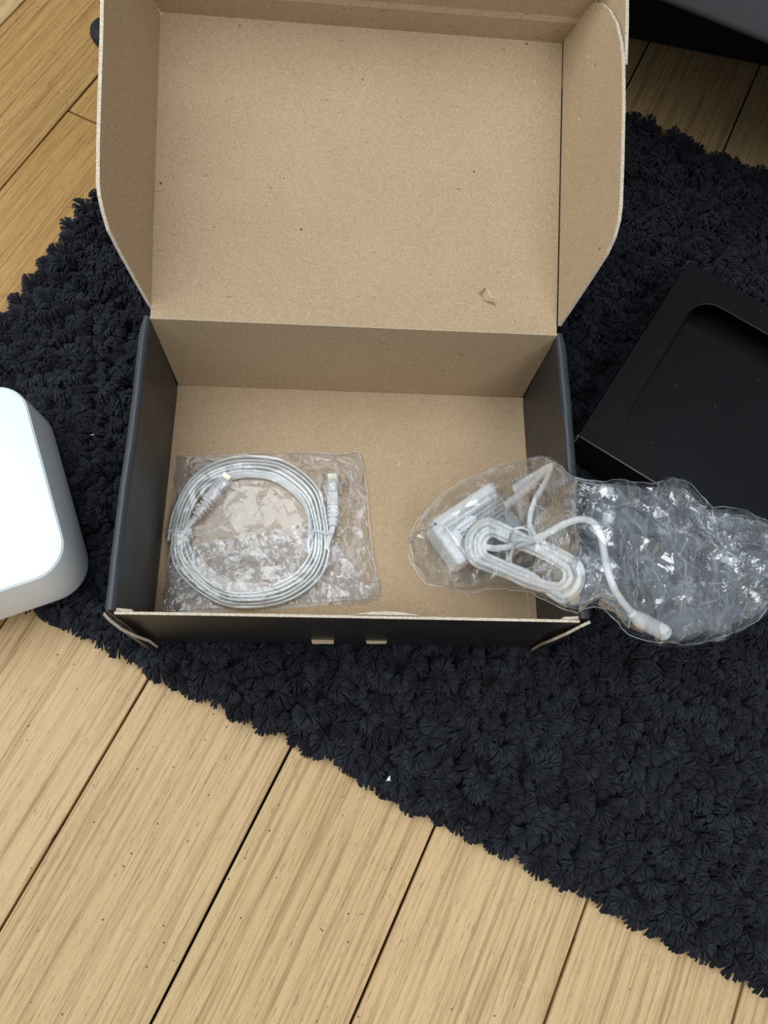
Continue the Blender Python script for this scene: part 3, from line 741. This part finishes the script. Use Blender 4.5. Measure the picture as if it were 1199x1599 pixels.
# ------------------------------------------------------------------ clear bag round the flat cable
def film_grid(name, fn, nu, nv, mat, parent, smooth=False):
    uu, vv = np.meshgrid(np.linspace(0, 1, nu), np.linspace(0, 1, nv), indexing='ij')
    P = fn(uu, vv).reshape(-1, 3)
    i = np.arange(nu - 1)[:, None] * nv + np.arange(nv - 1)[None, :]
    F = np.stack([i, i + nv, i + nv + 1, i + 1], -1).reshape(-1, 4)
    return mesh(name, P, F.tolist(), mat, parent, None, smooth)
c00 = at(279, 711, 0.0295); c10 = at(562, 706, 0.0295); c11 = at(594, 939, 0.0295); c01 = at(249, 963, 0.0295)
c01[0] = max(c01[0], -0.1765)
cen = at(388, 832, zc)[:2]
def bag1(uu, vv, layer):
    X = ((1 - uu) * (1 - vv))[..., None] * c00 + (uu * (1 - vv))[..., None] * c10 + (uu * vv)[..., None] * c11 + ((1 - uu) * vv)[..., None] * c01
    X = X.copy()
    ed = np.minimum(np.minimum(uu, 1 - uu), np.minimum(vv, 1 - vv))
    wx = smooth_noise(uu * 9, vv * 9, 2) * 0.0022 + facets(uu * 14, vv * 14, 3) * 0.0016
    wy = smooth_noise(uu * 9 + 4, vv * 9, 4) * 0.0022 + facets(uu * 14 + 3, vv * 14, 5) * 0.0016
    X[..., 0] += wx; X[..., 1] += wy
    X[..., 0] = np.where(X[..., 0] < -0.1768, -0.1768, X[..., 0]); X[..., 1] = np.maximum(X[..., 1], 0.003)
    x, y = X[..., 0], X[..., 1]
    if layer == 0:
        X[..., 2] = ZB + T + 0.0004 + 0 * x; return X
    r = np.sqrt(((x - cen[0]) / 0.072) ** 2 + ((y - cen[1]) / 0.068) ** 2)
    tent = np.clip(1 - np.maximum(r - 0.98, 0) / 0.32, 0, 1); tent = tent * tent * (3 - 2 * tent)
    hol = np.clip((0.70 - r) / 0.25, 0, 1)
    pb_ = at(519, 780, zc)[:2]
    tp = np.clip(1 - (np.maximum(np.abs(x - pb_[0]) - 0.007, 0) / 0.012) - np.maximum(np.abs(y - pb_[1]) - 0.026, 0) / 0.014, 0, 1)
    pa_ = at(330, 775, zc)[:2]
    ta = np.clip(1.5 - np.sqrt((x - pa_[0]) ** 2 + (y - pa_[1]) ** 2) / 0.018, 0, 1)
    hgt = 0.0105 * np.maximum(tent * (1 - 0.30 * hol), 0) 
    hgt = np.maximum(hgt, np.maximum(0.0135 * tp, 0.0145 * ta))
    cr = crumple(x, y, 0.034, 0) * 0.0030 + crumple(x, y, 0.017, 1) * 0.0012 + crumple(x, y, 0.010, 2, 0.5) * 0.0006
    fold = np.abs(crumple(x * 0.45, y, 0.022, 3)) * 0.0026
    onc = np.clip(1 - np.abs(r - 0.88) / 0.20, 0, 1)
    env = np.clip(ed / 0.04, 0, 1)
    z = ZB + T + 0.0009 + (hgt + 0.0025) * env ** 0.6 + (cr * (1 - 0.72 * onc) + fold * (1 - 0.8 * onc)) * env
    X[..., 2] = np.maximum(z, ZB + T + 0.0008 + 0.0103 * onc ** 0.3 * (onc > 0.15)); return X
cb = empty('plastic_bag', (c00[0], c00[1], ZB + T)); tag(cb, 'flat clear plastic bag round the coiled flat cable on the box floor', 'plastic bag')
film_grid('top_film', lambda u, v: bag1(u, v, 1), 150, 130, FILM, cb)
film_grid('bottom_film', lambda u, v: bag1(u, v, 0), 20, 20, FILM, cb)
# the mouth of the bag folded back under the coil: a second, hazier layer
f00 = at(268, 862, 0.03); f10 = at(500, 812, 0.03); f11 = at(588, 935, 0.03); f01 = at(254, 955, 0.03)
def flapfn(uu, vv):
    X = ((1 - uu) * (1 - vv))[..., None] * f00 + (uu * (1 - vv))[..., None] * f10 + (uu * vv)[..., None] * f11 + ((1 - uu) * vv)[..., None] * f01
    X = X.copy(); x, y = X[..., 0], X[..., 1]
    X[..., 0] = np.maximum(x, -0.1765); X[..., 1] = np.maximum(y, 0.003)
    X[..., 2] = ZB + T + 0.0016 + np.abs(crumple(x, y, 0.02, 4)) * 0.002 + np.abs(crumple(x, y, 0.009, 5)) * 0.0010
    return X
FILMH = film_mat('hazy_film', 0.30, 2.2, (0.84, 0.83, 0.85), 60, 0.6)
film_grid('folded_flap', flapfn, 80, 60, FILMH, cb)
# sealed rim, a thin bead of doubled film
rim = [(279, 711), (330, 712), (400, 708), (470, 707), (530, 708), (556, 704), (566, 722), (572, 760), (577, 820), (583, 880), (592, 930)]
sweep('seal', spline([at(a + random.uniform(-1.5, 1.5), b + random.uniform(-1.5, 1.5), 0.0305) for a, b in rim], 4), circ(0.0005, 5), FILMH, cb)

# ------------------------------------------------------------------ power adapter
pw = empty('power_adapter', tuple(at(700, 820, ZB + T))); tag(pw, 'white power adapter with bundled round cable in the crumpled bag over the box rim', 'power adapter')
za = ZB + T + 0.038
k0 = at(666, 818, za); k1 = at(768, 751, za); k2 = at(716, 886, za)
e1 = k1 - k0; l1 = np.linalg.norm(e1); e1 /= l1; e2 = k2 - k0; e2 -= e1 * (e2 @ e1); l2 = np.linalg.norm(e2); e2 /= l2
print('adapter', l1, l2)
e3 = np.cross(e2, e1)
if e3[2] < 0: e3 = -e3
c_ = k0 + e1 * l1 / 2 + e2 * l2 / 2
def am(a, b, c): 
    q = c_ + e1 * a + e2 * b + e3 * c
    return Matrix([[e1[0], e2[0], e3[0], q[0]], [e1[1], e2[1], e3[1], q[1]], [e1[2], e2[2], e3[2], q[2]], [0, 0, 0, 1]])
body = box_obj('adapter_body', l1, l2, 0.032, am(0, 0, -0.016), WHITE, pw, 0.006, 5, True)
box_obj('rim_bar', l1, 0.011, 0.010, am(0, -l2 / 2 + 0.0055, -0.0005), WHITE, pw, 0.0045, 4, True)
box_obj('rim_bar', 0.011, l2, 0.010, am(-l1 / 2 + 0.0055, 0, -0.0005), WHITE, pw, 0.0045, 4, True)
lab = box_obj('rating_label', l1 - 0.018, l2 - 0.018, 0.0006, am(0.005, 0.005, 0.0002), LABELM, pw, 0, 1)
bm = bmesh.new()
for k in range(5):
    x = -l1 / 2 + 0.020
    while x < l1 / 2 - 0.008:
        w = random.uniform(0.002, 0.006); bevel_box(bm, w, 0.0009, 0.0002, am(x + w / 2, -l2 / 2 + 0.017 + k * 0.0042, 0.0007), 0, 1); x += w + 0.0012
    if 0: break
from_bm('label_print', bm, PRINT, pw)
RC = 0.0026
def relief(a, b, name='strain_relief', r0=0.0052, r1=0.0040, ribs=6):
    pts = []; sc_ = []
    n_ = ribs * 4
    for i in range(n_ + 1):
        f = i / n_; pts.append(a * (1 - f) + b * f); sc_.append((r0 * (1 - f) + r1 * f) / 0.005 * (1.0 if (i % 4) < 2 else 0.80))
    return sweep(name, pts, circ(0.005, 12), WHITE, pw, scale=sc_, smooth=False)
relief(at(792, 790, 0.070), at(838, 752, 0.095)); relief(at(806, 764, 0.075), at(836, 742, 0.098))
sweep('cord_loop', spline([at(836, 752, .094), at(848, 741, .102), at(856, 731, .108), at(860, 727, .110), at(858, 738, .112), at(850, 756, .112), at(837, 778, .110), at(829, 800, .106), at(828, 822, .100), at(836, 838, 0.104)], 6), circ(RC, 9), WHITE, pw)
sweep('cord_loop', spline([at(836, 742, .097), at(848, 733, .103), at(857, 728, .107)], 6), circ(RC, 9), WHITE, pw)
# hank: stadium turns lying side by side
hank = []
A0 = np.array([768., 851.]); B0 = np.array([872., 900.]); dr = (B0 - A0) / np.linalg.norm(B0 - A0); nr = np.array([dr[1], -dr[0]])
turns = [(36, 6, 0), (29, 2, .003), (21, -5, .004), (33, 9, .007), (25, 3, .010), (17, -3, .010), (30, 7, .014), (22, 0, .015)]
for w, sh, dz in turns:
    seq = [(0, a) for a in (-80, -45, -10, 25, 60, 90)] + [(2, 0.33), (2, 0.66)] + [(1, a) for a in (90, 125, 160, 195, 230, 262)] + [(3, 0.33), (3, 0.66)]
    for q, (ty, a) in enumerate(seq):
        jit = 1 + 0.07 * math.sin(q * 1.7 + w)
        if ty < 2:
            r_ = math.radians(a); c0 = B0 + dr * sh if ty == 0 else A0 - dr * sh; ww = w * (0.95 if ty == 0 else 1.0)
            p = c0 + dr * ww * 0.9 * math.cos(r_) + nr * ww * math.sin(r_) * jit
        else:
            f = a; sg = 1 if ty == 2 else -1
            p = (B0 * (1 - f) + A0 * f if ty == 2 else A0 * (1 - f) + B0 * f) + nr * w * sg * 0.97 * jit
        f = min(max((p[0] - 735) / 165, 0), 1)
        z = 0.072 + 0.090 * f ** 1.1 + dz - 0.006
        hank.append(at(p[0], p[1], z))
sweep('cord_hank', spline(hank, 5), circ(RC, 9), WHITE, pw)
cordpts = [(748, 852, .080), (772, 856, .096), (800, 853, .118), (826, 845, .136), (852, 834, .156), (880, 819, .174), (905, 811, .182), (926, 816, .182), (938, 836, .190), (943, 862, .192), (950, 895, .190), (962, 925, .184), (980, 950, .174), (995, 966, .164)]
sweep('output_cord', spline([at(*p) for p in cordpts], 6), circ(0.0029, 10), WHITE, pw)
cn = [at(985, 956, .171), at(998, 967, .162), at(1016, 977, .151), at(1034, 986, .141), at(1042, 990, .137)]
sweep('connector', spline(cn, 6), circ(0.0066, 16), WHITE, pw, scale=[0.5 + 0.5 * min(1, i / 7) if i < 21 else max(0.55, 1 - (i - 20) * 0.12) for i in range(25)])
settle(pw)
twist_tie([at(800, 830, .128), at(812, 824, .134), at(826, 829, .140), at(826, 842, .138), at(806, 846, .13), at(797, 872, .112), at(802, 892, .100), at(793, 878, .096), at(793, 852, .105)],
          [at(803, 884, .108), at(808, 896, .106), at(814, 890, .110)],
          'pale twist tie round the bundled white adapter cable')

# ------------------------------------------------------------------ crumpled bag of the adapter
top_l = [(635, 845), (655, 808), (690, 772), (730, 745), (790, 722), (838, 712), (868, 722), (895, 746), (930, 752), (975, 749), (1018, 757), (1045, 749), (1072, 750), (1098, 776), (1110, 789), (1155, 795), (1199, 812), (1240, 850)]
bot_l = [(636, 852), (642, 882), (665, 908), (700, 922), (735, 924), (780, 918), (812, 920), (850, 934), (880, 952), (903, 956), (930, 946), (955, 962), (972, 984), (1010, 1000), (1060, 1008), (1120, 1000), (1190, 965), (1242, 890)]
bw = empty('crumpled_bag', tuple(at(700, 870, ZB + T))); tag(bw, 'large crumpled clear plastic bag hanging over the right box rim', 'plastic bag')
xs_ = [635, 700, 760, 830, 880, 900, 960, 1050, 1150, 1250]; zs_ = [0.046, 0.058, 0.080, 0.118, 0.160, 0.172, 0.168, 0.128, 0.098, 0.085]
hs_ = [0.004, 0.022, 0.026, 0.024, 0.024, 0.022, 0.026, 0.034, 0.034, 0.006]
topA = np.array(top_l, float); botA = np.array(bot_l, float)
def resamp(a, f):
    k = np.clip(f, 0, 1) * (len(a) - 1)
    return np.interp(k, np.arange(len(a)), a[:, 0]), np.interp(k, np.arange(len(a)), a[:, 1])
def at_v(px, py, z):
    dx = (px - 599.5) / FPX; dy = -(py - 799.5) / FPX
    d = dx[..., None] * CAM_R[:, 0] + dy[..., None] * CAM_R[:, 1] - CAM_R[:, 2]
    return CAM_POS + d * ((z - CAM_POS[2]) / d[..., 2])[..., None]
def bag2(uu, vv, lay):
    tx, ty = resamp(topA, uu); bx_, by = resamp(botA, uu)
    sv = 0.5 - 0.5 * np.cos(np.pi * vv)
    shrink = {1: 1.0, 0: 0.97, 2: 0.86, 3: 0.90}[lay]
    s2 = 0.5 + (sv - 0.5) * shrink
    px = tx * (1 - s2) + bx_ * s2; py = ty * (1 - s2) + by * s2
    zm = np.interp(px, xs_, zs_); hh = np.interp(px, xs_, hs_)
    prof = np.sin(np.pi * np.clip(vv, 0, 1)) ** 0.8
    sgn = {1: 1.0, 0: -0.8, 2: 0.42, 3: -0.2}[lay]
    P = at_v(px, py, zm + sgn * hh * prof)
    x, y = P[..., 0].copy(), P[..., 1].copy()
    sd = {1: 0, 0: 3, 2: 2, 3: 4}[lay]
    c = crumple(x, y, 0.040, sd) * 0.0120 + crumple(x, y, 0.019, sd + 1, 0.4) * 0.0052 + crumple(x * 0.6, y, 0.011, sd + 2, 0.4) * 0.0024
    amp = np.interp(px, [640, 760, 900, 1000], [0.55, 0.55, 0.8, 1.15])
    env = np.clip(np.minimum(vv, 1 - vv) / 0.10, 0.12, 1)
    P[..., 2] += c * amp * env
    P[..., 0] += crumple(x, y, 0.02, sd + 3) * 0.0035 * amp; P[..., 1] += crumple(x, y, 0.02, sd + 4) * 0.0035 * amp
    # rest on the box floor, the rim, the rug and the insert
    x, y = P[..., 0], P[..., 1]
    inbox = (x < 0.177) & (y > 0.003) & (y < D); rimz = (x >= 0.172) & (x < 0.193) & (y > -0.006) & (y < D)
    d2 = (x - TR_C[0]) * ex_t[0] + (y - TR_C[1]) * ex_t[1]; d3 = (x - TR_C[0]) * -ex_t[1] + (y - TR_C[1]) * ex_t[0]
    onT = (d2 > -0.004) & (d2 < TW + .004) & (d3 > -0.004)
    lo = np.where(inbox, ZB + T + 0.001, np.where(rimz, ZT + 0.001, np.where(onT, TZ + 0.001, 0.031)))
    P[..., 2] = np.maximum(P[..., 2], lo)
    return P
ex_t = np.array([math.cos(TR_A), math.sin(TR_A)])
film_grid('upper_film', lambda u, v: bag2(u, v, 1), 300, 130, FILM2, bw)
film_grid('lower_film', lambda u, v: bag2(u, v, 0), 160, 70, FILM2, bw)
film_grid('inner_fold', lambda u, v: bag2(0.52 + 0.47 * u, v, 2), 150, 90, FILM3, bw)
film_grid('inner_fold', lambda u, v: bag2(0.46 + 0.51 * u, v, 3), 120, 70, FILM3, bw)
STREAK = film_mat('folded_film_edge', 0.42, 2.4, (0.86, 0.93, 1.0), 60, 0.1, 0.3)
def creases(name, fn, n, umin, umax, lmin, lmax, wmax, mat, parent, seed, eps=0.0007):
    "sharp pinched folds: thin tapered slivers of doubled film riding on the surface"
    rg = np.random.default_rng(seed); V = []; F = []
    for _ in range(n):
        u0 = rg.uniform(umin, umax); v0 = rg.uniform(0.08, 0.92); a = rg.uniform(0, math.pi)
        l = rg.uniform(lmin, lmax) * rg.uniform(0.4, 1); m = 7; t = np.linspace(0, 1, m)
        bend = rg.normal(0, 0.07)
        uu = u0 + l * t * math.cos(a) - bend * l * t * t * math.sin(a); vv = v0 + 2.0 * l * (t * math.sin(a) + bend * t * t * math.cos(a))
        P = fn(np.clip(uu, 0.01, 0.99)[:, None], np.clip(vv, 0.02, 0.98)[:, None])[:, 0, :]
        P = P[0] + (P[-1] - P[0]) * t[:, None] + (P - (P[0] + (P[-1] - P[0]) * t[:, None])) * 0.15 + np.array([0, 0, 0.0006])
        d = P[-1] - P[0]; L_ = np.linalg.norm(d)
        if L_ < 0.004 or L_ > 0.045: continue
        s_ = np.cross(d / L_, [0, 0, 1.0]); s_ /= (np.linalg.norm(s_) + 1e-9)
        w = wmax * rg.uniform(0.3, 1.0) * np.sin(np.pi * (0.06 + 0.9 * t)); b = len(V)
        up_ = np.array([0, 0, eps + rg.uniform(0, 0.0012)])
        for k in range(m):
            V += [P[k] - s_ * w[k] + up_ * 0.5, P[k] + up_ + np.array([0, 0, w[k] * 0.8]), P[k] + s_ * w[k] + up_ * 0.5]
        for k in range(m - 1):
            F += [[b + 3 * k, b + 3 * k + 1, b + 3 * k + 4, b + 3 * k + 3], [b + 3 * k + 1, b + 3 * k + 2, b + 3 * k + 5, b + 3 * k + 4]]
    o = mesh(name, V, F, mat, parent); o['kind'] = 'stuff'; return o
creases('creases', lambda u, v: bag2(u, v, 1), 70, 0.02, 0.97, 0.02, 0.11, 0.0005, STREAK, bw, 5)
creases('creases', lambda u, v: bag2(u, v, 1), 55, 0.50, 0.97, 0.015, 0.09, 0.0006, STREAK, bw, 6)
for ln in (topA, botA):
    f = np.linspace(0.01, 0.98, 46); ex_, ey_ = resamp(ln, f); ex_ = ex_ + RNG.normal(0, 1.6, 46); ey_ = ey_ + RNG.normal(0, 1.6, 46)
    sweep('edge_fold', [at(a, b, float(np.interp(a, xs_, zs_))) for a, b in zip(ex_, ey_)], circ(0.0004, 5), STREAK, bw)
settle(bw)

# ------------------------------------------------------------------ sofa at the upper right
sa_ = math.radians(-25.4); s0 = at(1000, 0, 0.25); s1 = at(1199, 80, 0.25)
se = np.array([math.cos(sa_), math.sin(sa_)]); sn = np.array([-se[1], se[0]])
mid = s0[:2]
sofa = empty('sofa', (mid[0], mid[1], 0)); tag(sofa, 'dark grey upholstered sofa over a black block beyond the rug at the upper right', 'sofa')
def sm(a, b, z): 
    q = mid + se * a + sn * b
    return Matrix([[se[0], sn[0], 0, q[0]], [se[1], sn[1], 0, q[1]], [0, 0, 1, z], [0, 0, 0, 1]])
box_obj('seat_body', 1.9, 0.85, 0.16, sm(0.35, 0.425, 0.33), SOFA_G, sofa, 0.012, 4, True)
for k in range(2): box_obj('seat_cushion', 0.94, 0.66, 0.14, sm(0.35 + (k - 0.5) * 0.95, 0.34, 0.47), SOFA_G, sofa, 0.03, 5, True)
box_obj('backrest', 1.9, 0.2, 0.50, sm(0.35, 0.76, 0.55), SOFA_G, sofa, 0.05, 5, True)
for s in (-1, 1): box_obj('armrest', 0.16, 0.85, 0.32, sm(0.35 + s * 1.03, 0.425, 0.40), SOFA_G, sofa, 0.04, 5, True)
b0 = at(975, 64, 0.0)[:2]; b1 = at(1199, 110, 0.0)[:2]; be = (b1 - b0) / np.linalg.norm(b1 - b0); bn = np.array([-be[1], be[0]])
cq = b0 + be * 0.30 + bn * 0.22
box_obj('black_underblock', 1.0, 0.44, 0.249, Matrix([[be[0], bn[0], 0, cq[0]], [be[1], bn[1], 0, cq[1]], [0, 0, 1, 0.1255], [0, 0, 0, 1]]), SOFA_B, sofa, 0.01, 2)  # plain black block filling the dark band under the seat
for a, b in ((-0.52, 0.75), (1.22, 0.08), (1.22, 0.75)): box_obj('leg', 0.05, 0.05, 0.25, sm(a, b, 0.1255), SOFA_B, sofa, 0.004, 1)
settle(sofa)

STREAK1 = film_mat('folded_film_edge_warm', 0.40, 2.0, (0.92, 0.90, 0.90), 60, 0.1, 0.3)
creases('creases', lambda u, v: bag1(u, v, 1), 60, 0.02, 0.95, 0.03, 0.16, 0.0008, STREAK1, cb, 8, 0.0003)
creases('creases', lambda u, v: bag1(u, v, 1), 70, 0.76, 0.97, 0.02, 0.10, 0.0010, STREAK1, cb, 9, 0.0003)
settle(cb)

# ------------------------------------------------------------------ small things
fc = at(172, 50, 0.008)
lay = []
prof = [(0.0, 0.0), (0.020, 0.0), (0.0235, 0.003), (0.0245, 0.008), (0.0230, 0.013), (0.018, 0.0165), (0.010, 0.018), (0.009, 0.0168), (0.0, 0.0165)]
VV = []; FF = []; NS = 32
for r, z in prof: VV += [(fc[0] + max(r, 0.0001) * math.cos(2 * math.pi * k / NS), fc[1] + max(r, 0.0001) * math.sin(2 * math.pi * k / NS), z) for k in range(NS)]
for i in range(len(prof) - 1):
    for k in range(NS): FF.append([i * NS + k, i * NS + (k + 1) % NS, (i + 1) * NS + (k + 1) % NS, (i + 1) * NS + k])
tag(mesh('round_cap', VV, FF, CAP, None, None, True), 'small black round cap on the floor, half hidden behind the left lid flap', 'cap')
PAPER = simple('white_scrap', (0.85, 0.85, 0.85), 0.7).m
def scrap(px, py, z, poly, label):
    c = at(px, py, z)
    slab_ = slab('paper_scrap', [c + np.array([a * 0.001, b * 0.001, 0.0012 * ((i % 2) - .5)]) for i, (a, b) in enumerate(poly)], (0, 0, -0.0004), [PAPER] * 3)
    tag(slab_, label, 'scrap', 'white scraps on the rug')
scrap(607, 1215, 0.030, [(-2.2, -2.5), (0.4, -2.0), (1.8, -2.4), (1.0, 0.2), (1.6, 2.2), (-0.2, 1.0)], 'tiny white paper scrap near the lower rug edge in front of the box')
scrap(143, 678, 0.031, [(-2.6, -0.5), (-1, -1.0), (1.2, -0.8), (2.4, 0.2), (0, -0.1)], 'tiny white curved scrap on the rug between router and box')
